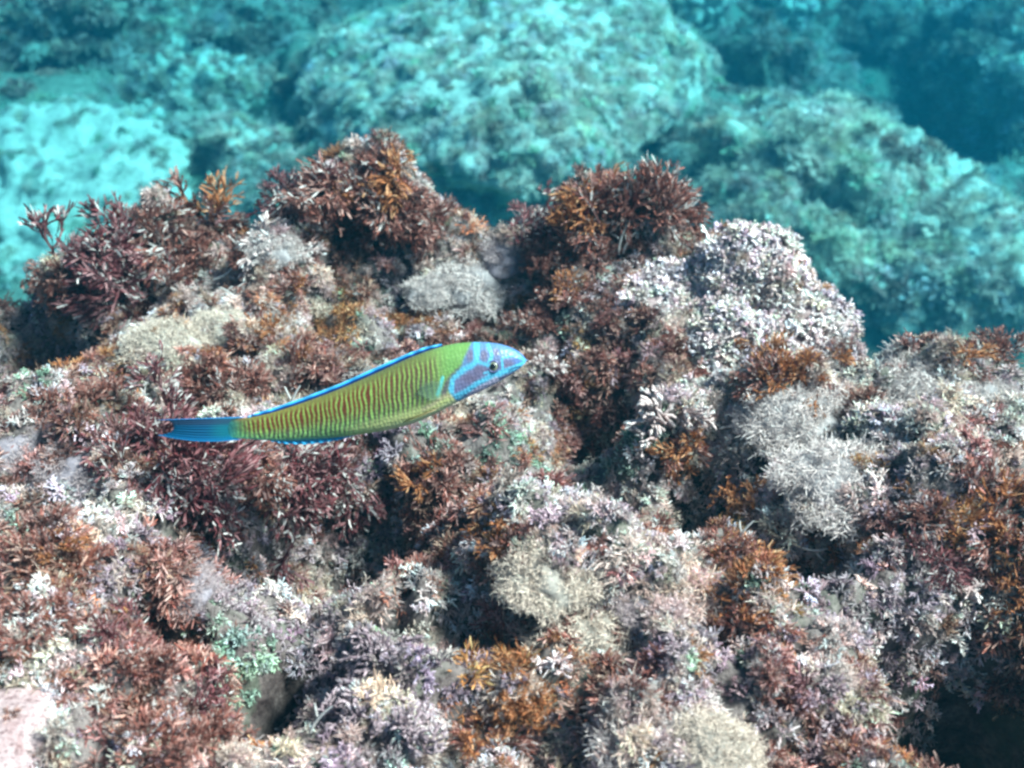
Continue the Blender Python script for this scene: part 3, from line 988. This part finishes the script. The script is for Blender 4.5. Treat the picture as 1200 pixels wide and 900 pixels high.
PUFFS = {'grey': [puff_mesh(700 + i, (.62, .50, .47), (.86, .73, .69)) for i in range(3)],
         'beige': [puff_mesh(710 + i, (.64, .49, .40), (.86, .70, .58)) for i in range(3)],
         'mauve': [puff_mesh(720 + i, (.40, .30, .31), (.56, .44, .44)) for i in range(2)]}
CORES = {'grey': puff_core((.36, .32, .32)), 'beige': puff_core((.42, .37, .32)), 'mauve': puff_core((.30, .25, .28))}
for i, (a, b, k, s, lab) in enumerate([
    (545, 320, 'grey', .040, 'large grey cottony puff on the saddle of the crest'),
    (505, 335, 'grey', .022, 'smaller grey puff leaning on the large cottony puff'),
    (590, 300, 'mauve', .024, 'shaded mauve puff behind the large cottony puff'),
    (255, 385, 'beige', .024, 'pale cream cottony ball below the red crest'),
    (190, 400, 'beige', .026, 'beige fluffy puff beside the pale cream ball'),
    (320, 285, 'grey', .022, 'grey lilac puff between the two seaweed crests'),
    (15, 530, 'mauve', .034, 'rounded mauve grey puff over the pale bank'),
    (95, 550, 'mauve', .032, 'mauve brown puff near the tail of the fish'),
    (1085, 445, 'grey', .040, 'broad grey white cottony puff along the low ledge rim'),
    (1150, 465, 'grey', .028, 'grey cottony puff trailing from the broad one'),
    (925, 480, 'grey', .038, 'greyish white puff below the golden brown seaweed'),
    (890, 500, 'beige', .020, 'small beige puff beside the greyish white puff'),
    (960, 395, 'grey', .024, 'soft white puff draped on the flank of the coralline mound'),
    (770, 850, 'grey', .032, 'whitish puff low on the beige turf slope'),
    (700, 740, 'beige', .036, 'fluffy beige hump with peach tint below the fish'),
    (750, 715, 'mauve', .020, 'rosy puff on the shoulder of the fluffy beige hump'),
    (500, 770, 'beige', .018, 'peach cottony puff beyond the small dark hole'),
    (640, 660, 'beige', .026, 'creamy puff beside the orange red tuft'),
    (220, 690, 'mauve', .015, 'rosy grey puff on the slope of the white hump'),
    (840, 880, 'beige', .020, 'cream puff at the bottom of the beige turf slope'),
    (985, 560, 'grey', .034, 'pinkish white puff in the middle of the white bank'),
]):
    p, nr = ledge_spot(a, b)
    r = np.random.RandomState(800 + i)
    root = link('cottony_algae', None, loc=tuple(p - np.array([0, 0, s * .28])), label=lab, category='algae', group='cottony algae puffs on the ledge')
    for o in (link('core', CORES[k], root), link('filaments', PUFFS[k][r.randint(len(PUFFS[k]))], root)):
        o.scale = (s * 1.1, s, s * .85)
    root.rotation_euler = (0, 0, r.uniform(0, 6.28))

# bleached calcified stems lying on the ledge
def stem_mesh(seed):
    r = np.random.RandomState(seed)
    B = Blades()
    t = np.linspace(0, 1, 7)
    bend = np.array([[r.uniform(-.1, .1), r.choice([-1, 1]) * .35, .1]])
    B.add(np.zeros((1, 3)), np.array([[1.0, 0, .25]]), 1.0, .10, np.array([[.70, .64, .60]]), np.array([[.78, .74, .70]]), bend, (.7, 1, .9, 1, .9, .8, .5), sides=5, r=r)
    B.add(np.array([[.55, .1 * bend[0, 1], .15]]), np.array([[1.0, -.6 * np.sign(bend[0, 1]), .4]]), .4, .08, np.array([[.70, .64, .60]]), np.array([[.78, .74, .70]]), None, (.8, 1, .8, .5), sides=5, r=r)
    return B.build('bleached_stem')


STEM_LABELS = [
    'white bent stem under the red brown crest above the cream ball',
    'white curved stem lying below the red bush under the crest',
    'longest white curved stem lying below the red bush',
    'short white stem beside the two curved white stems',
    'white twig on the pale hump beside the orange red tuft',
    'white twig below the orange red tuft',
    'upright white stem below the tallest crest seaweed',
    'middle upright white stem below the tallest crest seaweed',
    'white stem leaning on the coralline mound',
    'white upright stem in the mauve bed',
    'white slanting stem on the flank of the red bush with white streaks',
    'second white slanting stem on the flank of the bright rust topped bush',
    'upright white stem on the shoulder of the upright hump',
    'white stem poking up behind the fish back',
    'white twig above the mauve slope by the black hole',
]
STEMS = [stem_mesh(900 + i) for i in range(4)]
for i, (a, b, L_, ang) in enumerate([(205, 325, .016, 60), (228, 332, .020, 20), (248, 330, .022, 8), (262, 345, .014, -10), (575, 655, .014, 30), (545, 700, .014, 10), (700, 300, .020, 85),
                                     (718, 300, .022, 95), (735, 298, .018, 80), (370, 870, .016, 70), (480, 235, .020, -60), (468, 245, .018, -65), (855, 640, .018, 80), (330, 490, .02, 85), (935, 640, .014, -20)]):
    p, nr = ledge_spot(a, b)
    o = link('bleached_stem', STEMS[i % 4], loc=tuple(p + nr * .006), label=STEM_LABELS[i], category='algae', group='bleached stems in the turf')
    o.scale = (L_, L_, L_)
    q = Matrix((Rv, np.cross(-Fv, Rv) * 1.0, -Fv)).transposed() @ Matrix.Rotation(rad(ang), 3, 'Z')
    o.rotation_euler = q.to_euler()

# ------------------------------------------------------------------ the fish
FISH_D = .575
KX = FISH_D / .655 * .22 / 1093.0
TH = rad(13)


def fb(cx, cy):
    """tracing units -> body frame (x towards the snout, z up), metres"""
    x, z = (np.asarray(cx, float) - 600) * KX, -(np.asarray(cy, float) - 262) * KX
    return x * math.cos(TH) + z * math.sin(TH), -x * math.sin(TH) + z * math.cos(TH)


def fb_inv(x, z):
    X, Z = x * math.cos(TH) - z * math.sin(TH), x * math.sin(TH) + z * math.cos(TH)
    return X / KX + 600, 262 - Z / KX


TOP = np.array([(255, 303), (300, 301), (340, 297), (400, 283), (500, 250), (600, 212), (700, 168), (800, 122), (850, 103), (880, 93), (930, 80), (980, 75), (1030, 75), (1065, 79), (1100, 89), (1125, 102), (1140, 115), (1146, 126)], float)
BOT = np.array([(250, 357), (300, 361), (380, 367), (450, 368), (540, 362), (620, 354), (680, 346), (740, 336), (800, 321), (850, 302), (900, 277), (950, 250), (1000, 227), (1050, 203), (1100, 173), (1130, 153), (1143, 140), (1148, 130)], float)
tx, tz = fb(TOP[:, 0], TOP[:, 1])
bx_, bz_ = fb(BOT[:, 0], BOT[:, 1])
x0, x1 = max(tx[0], bx_[0]), min(tx[-1], bx_[-1])
NS, NR = 420, 72
ss = np.linspace(0, 1, NS)
xs = x0 + (x1 - x0) * (1 - (1 - ss) ** 1.25)


def smoothed(xq, xp, zp):
    v = np.interp(xq, xp, zp)
    k = np.ones(15) / 15
    for _ in range(2):
        v2 = np.convolve(np.pad(v, 7, mode='edge'), k, 'valid')
        e = np.minimum(np.arange(len(v)), np.arange(len(v))[::-1]) / 12.0
        f = np.clip(e, 0, 1)
        v = v * (1 - f) + v2 * f
    return v


zt, zb = smoothed(xs, tx, tz), smoothed(xs, bx_, bz_)
mid, half = (zt + zb) / 2, (zt - zb) / 2
u = (xs - x0) / (x1 - x0)
wid = half * np.interp(u, [0, .1, .35, .6, .8, .93, 1], [.03, .30, .48, .56, .62, .70, .72])
ang = np.linspace(0, 2 * math.pi, NR, endpoint=False)
ca, sa = np.cos(ang), np.sin(ang)
prof_y = np.sign(ca) * np.abs(ca) ** .92
V = np.stack([np.repeat(xs[:, None], NR, 1), -wid[:, None] * prof_y[None], mid[:, None] + half[:, None] * sa[None]], 2).reshape(-1, 3)
a = np.arange(NS - 1)[:, None] * NR + np.arange(NR)[None]
b = np.arange(NS - 1)[:, None] * NR + (np.arange(NR)[None] + 1) % NR
F = np.stack([a, b, b + NR, a + NR], 2).reshape(-1, 4)
ends = []
for i in (0, NS - 1):
    V = np.concatenate([V, [[xs[i] + (.0012 if i else -.0005), 0, mid[i]]]])
    c = len(V) - 1
    q = i * NR + np.arange(NR)
    ends.append(np.stack([q, np.roll(q, -1), np.full(NR, c), np.full(NR, c)], 1))
# end caps as degenerate-free triangles are joined below
tri = np.concatenate([e[:, :3] for e in ends])


def lin(r, g, b):
    v = np.array([r, g, b]) / 255.0
    return np.where(v <= .04045, v / 12.92, ((v + .055) / 1.055) ** 2.4)


def seg_dist(px, py, pts):
    d = np.full(len(px), 1e9)
    for (ax, ay), (bx2, by2) in zip(pts[:-1], pts[1:]):
        vx, vy = bx2 - ax, by2 - ay
        t = np.clip(((px - ax) * vx + (py - ay) * vy) / (vx * vx + vy * vy + 1e-9), 0, 1)
        d = np.minimum(d, np.hypot(px - ax - t * vx, py - ay - t * vy))
    return d


def paint_fish(V):
    cx, cy = fb_inv(V[:, 0], V[:, 2])
    top = np.interp(cx, TOP[:, 0], TOP[:, 1])
    bot = np.interp(cx, BOT[:, 0], BOT[:, 1])
    v = np.clip((cy - top) / np.maximum(bot - top, 1), 0, 1)
    p3 = np.stack([cx, cy, V[:, 1] * 0], 1)
    nz = fbm(p3, .02, 3, 71)

    def over(c, col, m):
        return c * (1 - m[:, None]) + np.asarray(col) * m[:, None]

    c = np.tile(lin(140, 166, 92), (len(V), 1))
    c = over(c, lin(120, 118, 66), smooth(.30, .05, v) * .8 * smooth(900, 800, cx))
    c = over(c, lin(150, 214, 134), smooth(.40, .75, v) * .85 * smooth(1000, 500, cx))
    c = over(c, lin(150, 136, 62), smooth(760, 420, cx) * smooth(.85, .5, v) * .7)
    # stripes, slightly bowed and wavering
    ph = (cx + -5 * np.sin((v - .1) * 2.6) + 5 * fbm(p3, .03, 2, 75) + 2.4 * nz) / 14.2
    st = np.cos(ph * 2 * math.pi)
    m = smooth(-.60, .25, st)
    fade = smooth(270, 310, cx) * smooth(955, 860, cx + 30 * v) * smooth(.03, .24, v + .05 * nz) * smooth(1.02, .86, v + .1 * smooth(600, 900, cx))
    red = over(np.tile(lin(122, 50, 28), (len(V), 1)), lin(78, 100, 80), smooth(.45, .85, v) * .85)
    red = over(red, lin(104, 84, 66), smooth(640, 860, cx) * .75)
    c = c * (1 - (m * fade * .97)[:, None]) + red * (m * fade * .97)[:, None]
    lt = smooth(-.3, -.9, st) * fade
    c = over(c, lin(170, 204, 96), lt * .75 * smooth(1.0, .7, v))
    # belly
    c = over(c, lin(222, 222, 146), smooth(.70, .88, v) * smooth(560, 760, cx) * .95)
    c = over(c, lin(226, 226, 186), smooth(.88, .98, v) * smooth(650, 800, cx) * .6)
    c = over(c, lin(90, 190, 190), smooth(.90, 1.0, v) * smooth(640, 480, cx) * .8)
    # plain green nape
    c = over(c, lin(130, 182, 98), smooth(860, 925, cx - 10 * v) * smooth(.62, .40, v) * .9)
    # bluish smear of the breast
    c = over(c, lin(52, 98, 92), np.exp(-(((cx - 858) / 34) ** 2 + ((cy - 215) / 30) ** 2)) * .5)
    # rear goes green then blue
    c = over(c, lin(60, 140, 96), smooth(350, 270, cx) * .8)
    c = over(c, lin(24, 116, 132), smooth(310, 250, cx))
    c = over(c, lin(150, 100, 60), np.exp(-(((cx - 300) / 22) ** 2 + ((cy - 300) / 9) ** 2)) * .8)
    # head
    hb = np.interp(cy, [60, 78, 115, 150, 180, 215, 245, 265], [990, 986, 968, 955, 925, 918, 938, 960])
    hm = smooth(-5, 5, cx - hb)
    head = np.tile(lin(112, 156, 206), (len(V), 1))
    head = over(head, lin(128, 122, 158), smooth(.25, .5, v + .08 * nz) * .9)
    head = over(head, lin(72, 140, 222), smooth(1085, 1130, cx) * .6)

    def C2(pts):
        return [(775 + .354 * x, 25 + .354 * y) for x, y in pts]

    for (x, y, rx, ry) in ((590, 250, 42, 60), (700, 250, 38, 52), (800, 225, 30, 34), (590, 440, 90, 45), (670, 375, 60, 36), (910, 335, 55, 40)):
        (qx, qy), = C2([(x, y)])
        head = over(head, lin(126, 114, 142), np.exp(-(((cx - qx) / (rx * .354)) ** 2 + ((cy - qy) / (ry * .354)) ** 2) ** 2) * .9)
    cy_ = lin(104, 206, 240)
    for pts, wd in (([(430, 570), (440, 440), (530, 370), (600, 335), (640, 300), (640, 150)], 34), ([(640, 300), (735, 330), (770, 250), (735, 165)], 22),
                    ([(470, 590), (560, 545), (650, 480), (760, 430), (850, 392), (940, 360), (1040, 320)], 34), ([(490, 615), (620, 605), (800, 505), (960, 420), (1040, 345)], 22),
                    ([(760, 390), (700, 395)], 12), ([(850, 270), (860, 390)], 14), ([(860, 270), (960, 250), (1040, 290)], 16)):
        d = seg_dist(cx, cy, C2(pts)) / .354 + 8 * nz
        head = over(head, cy_, smooth(wd, wd * .45, d) * .95)
    d = seg_dist(cx, cy, C2([(590, 585), (700, 515), (800, 455)])) / .354
    head = over(head, lin(206, 196, 222), smooth(36, 18, d) * .9)
    d = seg_dist(cx, cy, C2([(1030, 352), (965, 350), (915, 372)])) / .354           # mouth line
    head = over(head, lin(40, 60, 110), smooth(11, 4, d) * .8)
    c = c * (1 - hm[:, None]) + head * hm[:, None]
    # gill edge and shoulder marks
    d = seg_dist(cx, cy, C2([(520, 350), (450, 410), (400, 480), (370, 560)])) / .354
    c = over(c, lin(108, 96, 110), smooth(30, 12, d) * .85 * (1 - hm))
    d = seg_dist(cx, cy, C2([(362, 435), (345, 500), (318, 575)])) / .354
    c = over(c, lin(112, 232, 226), smooth(17, 8, d))
    d = seg_dist(cx, cy, C2([(440, 590), (380, 580), (300, 640), (200, 700)])) / .354
    c = over(c, lin(206, 178, 150), smooth(24, 8, d) * .6 * (1 - hm))
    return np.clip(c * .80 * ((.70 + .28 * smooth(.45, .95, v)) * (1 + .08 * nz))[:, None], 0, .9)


def fish_material():
    m, t, out = new_mat('fish_skin')
    L = t.links.new
    at = N(t, 'VertexColor', layer_name='tint')
    tc = N(t, 'TexCoord')
    vo = N(t, 'TexVoronoi', Scale=520.0, feature='F1', Randomness=.45)
    L(tc.outputs['Object'], vo.inputs['Vector'])
    rp = ramp(t, vo.outputs['Distance'], [(0, (1.08, 1.08, 1.08)), (.75, (.86, .86, .86))])
    c = mixc(t, 1.0, at.outputs[0], rp.outputs[0], 'MULTIPLY')
    p = N(t, 'BsdfPrincipled', Roughness=.42)
    p.inputs['Specular IOR Level'].default_value = .35
    L(c, p.inputs['Base Color'])
    b = N(t, 'Bump', Strength=.5, Distance=.0006)
    L(vo.outputs['Distance'], b.inputs['Height'])
    L(b.outputs[0], p.inputs['Normal'])
    L(p.outputs[0], out.inputs[0])
    return m


def fin_material():
    m, t, out = new_mat('fin_membrane')
    L = t.links.new
    at = N(t, 'VertexColor', layer_name='tint')
    p = N(t, 'BsdfPrincipled', Roughness=.4)
    L(at.outputs[0], p.inputs['Base Color'])
    tr = N(t, 'BsdfTranslucent')
    L(at.outputs[0], tr.inputs[0])
    mx = N(t, 'MixShader', Fac=.35)
    L(p.outputs[0], mx.inputs[1])
    L(tr.outputs[0], mx.inputs[2])
    L(mx.outputs[0], out.inputs[0])
    return m


def clear_fin_material():
    m, t, out = new_mat('clear_fin_membrane')
    L = t.links.new
    at = N(t, 'VertexColor', layer_name='tint')
    p = N(t, 'BsdfPrincipled', Roughness=.35)
    L(at.outputs[0], p.inputs['Base Color'])
    tr = N(t, 'BsdfTransparent')
    mx = N(t, 'MixShader', Fac=.82)
    L(p.outputs[0], mx.inputs[1])
    L(tr.outputs[0], mx.inputs[2])
    L(mx.outputs[0], out.inputs[0])
    return m


M_SKIN, M_FIN, M_CLEAR = fish_material(), fin_material(), clear_fin_material()


def plain_mat(name, col, rough):
    m, t, out = new_mat(name)
    no = N(t, 'TexNoise', Scale=900.0, Detail=2.0)
    tc = N(t, 'TexCoord')
    t.links.new(tc.outputs['Object'], no.inputs['Vector'])
    rp = ramp(t, no.outputs[0], [(.3, tuple(np.array(col) * .8)), (.7, tuple(np.minimum(np.array(col) * 1.2, 1)))])
    p = N(t, 'BsdfPrincipled', Roughness=rough)
    t.links.new(rp.outputs[0], p.inputs['Base Color'])
    t.links.new(p.outputs[0], out.inputs[0])
    return m


M_IRIS = plain_mat('fish_iris', (.17, .18, .13), .25)
M_PUPIL = plain_mat('fish_pupil', (.008, .010, .012), .08)

fc = CAM + ray(400, 461) * FISH_D
fish = link('striped_wrasse', None, loc=tuple(fc), label='green and red striped wrasse with blue masked head and blue tail', category='fish')
# body axis: across the view, rising a little; the fish leans so that it shows its flank
X = Rv * math.cos(TH) + Uv * math.sin(TH)
Z = -Rv * math.sin(TH) + Uv * math.cos(TH)
Y = np.cross(Z, X)
Mx = Matrix(((X[0], Y[0], Z[0]), (X[1], Y[1], Z[1]), (X[2], Y[2], Z[2])))
fish.rotation_euler = (Mx @ Matrix.Rotation(rad(3), 3, 'X')).to_euler()
# the anchor of the tracing: (600, 262) of the tracing sits at picture point (400, 474.8)
fish.location = tuple(CAM + ray(160 + 600 / 2.5, 370 + 262 / 2.5) * FISH_D)

body = bpy.data.meshes.new('body')
faces = [tuple(int(q) for q in f) for f in F] + [tuple(int(q) for q in f) for f in tri]
body.from_pydata([tuple(v) for v in V], [], faces)
at = body.color_attributes.new('tint', 'FLOAT_COLOR', 'POINT')
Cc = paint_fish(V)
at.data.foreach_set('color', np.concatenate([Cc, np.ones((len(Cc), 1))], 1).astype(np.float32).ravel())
body.polygons.foreach_set('use_smooth', np.ones(len(body.polygons), bool))
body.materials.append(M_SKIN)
body.update()
bmf = bmesh.new()
bmf.from_mesh(body)
bmesh.ops.recalc_face_normals(bmf, faces=bmf.faces)
bmf.to_mesh(body)
bmf.free()
link('body', body, fish)


def fin(name, inner, outer, colour, rows=7, thick=.0005, yoff=0.0, ripple=.0006, mat=None, fan=None, bulge=0.0):
    """A finned sheet with a little thickness between two traced lines."""
    n = len(inner)
    ix, iz = fb(*np.array(inner, float).T)
    ox, oz = fb(*np.array(outer, float).T)
    t = np.linspace(0, 1, n)
    tt = np.linspace(0, 1, 90)
    ix, iz, ox, oz = (np.interp(tt, t, q) for q in (ix, iz, ox, oz))
    Vs, Cs = [], []
    for side in (-1, 1):
        for r_ in range(rows):
            s = r_ / (rows - 1)
            x = ix * (1 - s) + ox * s
            z = iz * (1 - s) + oz * s - bulge * math.sin(math.pi * s) * tt ** 3
            y = yoff + (fan or 0) * s + ripple * s * np.sin(tt * 70) + side * thick * .5 * (1.05 - s)
            Vs.append(np.stack([x, y, z], 1))
            Cs.append(colour(tt, np.full(90, s)))
    Vv, Cv = np.concatenate(Vs), np.concatenate(Cs)
    fl = []
    for k in range(2):
        o_ = k * rows * 90
        for r_ in range(rows - 1):
            q = o_ + r_ * 90 + np.arange(89)
            fl.append(np.stack([q, q + 1, q + 91, q + 90], 1))
    e0, e1 = (rows - 1) * 90 + np.arange(89), (2 * rows - 1) * 90 + np.arange(89)
    fl.append(np.stack([e0, e0 + 1, e1 + 1, e1], 1))
    return link(name, raw_mesh(name, Vv, np.concatenate(fl), Cv, mat or M_FIN, True), fish)


def bands(stops):
    def f(t, s):
        ps = [q[0] for q in stops]
        cs = np.array([q[1] for q in stops])
        c = np.stack([np.interp(s, ps, cs[:, i]) for i in range(3)], 1)
        return c * (1 + .10 * np.sin(t * 150))[:, None]
    return f


dors_in = [(900, 90), (850, 106), (800, 126), (700, 172), (600, 216), (500, 254), (400, 287), (345, 300), (318, 303)]
dors_out = [(898, 80), (845, 91), (795, 110), (695, 154), (595, 199), (495, 237), (396, 271), (340, 287), (318, 298)]
fin('dorsal_fin', dors_in, dors_out, bands([(0, lin(30, 110, 180)), (.18, lin(12, 40, 100)), (.48, lin(12, 40, 100)), (.60, lin(30, 110, 200)), (.75, lin(70, 190, 245)), (1, lin(90, 205, 250))]), 9)
an_in = [(650, 346), (600, 354), (540, 360), (480, 364), (420, 365), (385, 364)]
an_out = [(648, 350), (600, 364), (545, 374), (490, 379), (430, 377), (388, 369)]
fin('anal_fin', an_in, an_out, bands([(0, lin(80, 160, 150)), (.5, lin(40, 150, 200)), (1, lin(40, 190, 235))]))


def tail_col(t, s):
    c = np.tile(lin(12, 88, 126), (len(t), 1))
    edge = np.minimum(t, 1 - t)
    base = smooth(.45, .08, s)
    c = c * (1 - base[:, None]) + lin(24, 116, 132) * base[:, None]
    upper = smooth(.24, .08, np.abs(t - .22)) * .75
    c = c * (1 - upper[:, None]) + lin(52, 70, 96) * upper[:, None]
    m = smooth(.07, .03, edge)
    c = c * (1 - m[:, None]) + lin(70, 180, 245) * m[:, None]
    lo = smooth(.70, .9, t) * .7
    c = c * (1 - lo[:, None]) + lin(18, 122, 176) * lo[:, None]
    return c * (1 + .07 * np.sin(t * 110) * smooth(0, .4, s))[:, None]


tl_in = [(318, 296), (278, 304), (268, 315), (264, 330), (266, 345), (276, 358), (305, 364)]
tl_out = [(46, 305), (88, 308), (100, 318), (104, 328), (98, 340), (78, 348), (53, 351)]
fin('tail_fin', tl_in, tl_out, tail_col, 16, .0012, 0, .0004, None, None, 13 * KX)
# small bitten sliver of the tail root with orange edge
for sgn in (-1, 1):
    wy = float(np.interp(fb(895, 215)[0], xs, wid))
    fin('pectoral_fin', [(905, 190), (902, 205), (899, 222), (895, 238)], [(872, 188), (836, 205), (826, 226), (868, 246)],
        bands([(0, lin(120, 170, 150)), (.3, lin(110, 140, 110)), (1, lin(120, 140, 110))]), 7, .0004, sgn * wy * .98, .0003, M_CLEAR, sgn * .0015)
    wy2 = float(np.interp(fb(870, 285)[0], xs, wid))
    fin('pelvic_fin', [(900, 262), (888, 268), (876, 276)], [(800, 300), (790, 306), (786, 312)],
        bands([(0, lin(205, 180, 140)), (.6, lin(190, 175, 110)), (1, lin(150, 160, 110))]), 6, .0004, sgn * wy2 * .80, .0002, None, sgn * .0012)

# eyes
ev, ef = ico(3)
ex, ez = fb(1051, 146)
ey = float(np.interp(ex, xs, wid))
hz = float(np.interp(ex, xs, half))
mz = float(np.interp(ex, xs, mid))
ysurf = ey * math.sqrt(max(.05, 1 - ((ez - mz) / hz) ** 2)) ** .92
for sgn in (-1, 1):
    iris = raw_mesh('eye', ev * np.array([.0026, .0013, .0026]), ef, None, M_IRIS, True)
    eo = link('eye', iris, fish, loc=(ex, sgn * (ysurf - .0004), ez))
    link('pupil', raw_mesh('pupil', ev * np.array([.0015, .0005, .0015]), ef, None, M_PUPIL, True), eo, loc=(-.0002, sgn * .0010, .0001))
    ring = raw_mesh('eye_ring', np.array([[math.cos(a) * (.0028 + .0005 * math.cos(b)), sgn * (.0004 + .0005 * math.sin(b)), math.sin(a) * (.0028 + .0005 * math.cos(b))]
                                          for a in np.linspace(0, 2 * math.pi, 28, endpoint=False) for b in np.linspace(0, 2 * math.pi, 6, endpoint=False)]),
                    np.array([[i * 6 + j, i * 6 + (j + 1) % 6, ((i + 1) % 28) * 6 + (j + 1) % 6, ((i + 1) % 28) * 6 + j] for i in range(28) for j in range(6)]),
                    np.tile(lin(90, 92, 130)[None], (168, 1)), M_SKIN, True)
    link('eye_ring', ring, eo)

# ------------------------------------------------------------------ the water itself
hm, ht, ho = new_mat('sea_water')
pv = N(ht, 'VolumePrincipled')
pv.inputs['Color'].default_value = (.004, .064, .096, 1)
pv.inputs['Absorption Color'].default_value = (0.0, .58, .77, 1)
pv.inputs['Density'].default_value = .30
pv.inputs['Anisotropy'].default_value = 0.4
ht.links.new(pv.outputs[0], ho.inputs['Volume'])
bmh = bmesh.new()
bmesh.ops.create_cube(bmh, size=1)
mh = bpy.data.meshes.new('haze')
bmh.to_mesh(mh)
bmh.free()
mh.materials.append(hm)
hz_o = link('haze', mh, loc=(0, 0, (1.58 - 3.2) / 2), label='clear blue green sea water filling the whole place', category='water', kind='stuff')
hz_o.scale = (31, 31, 1.58 + 3.2)
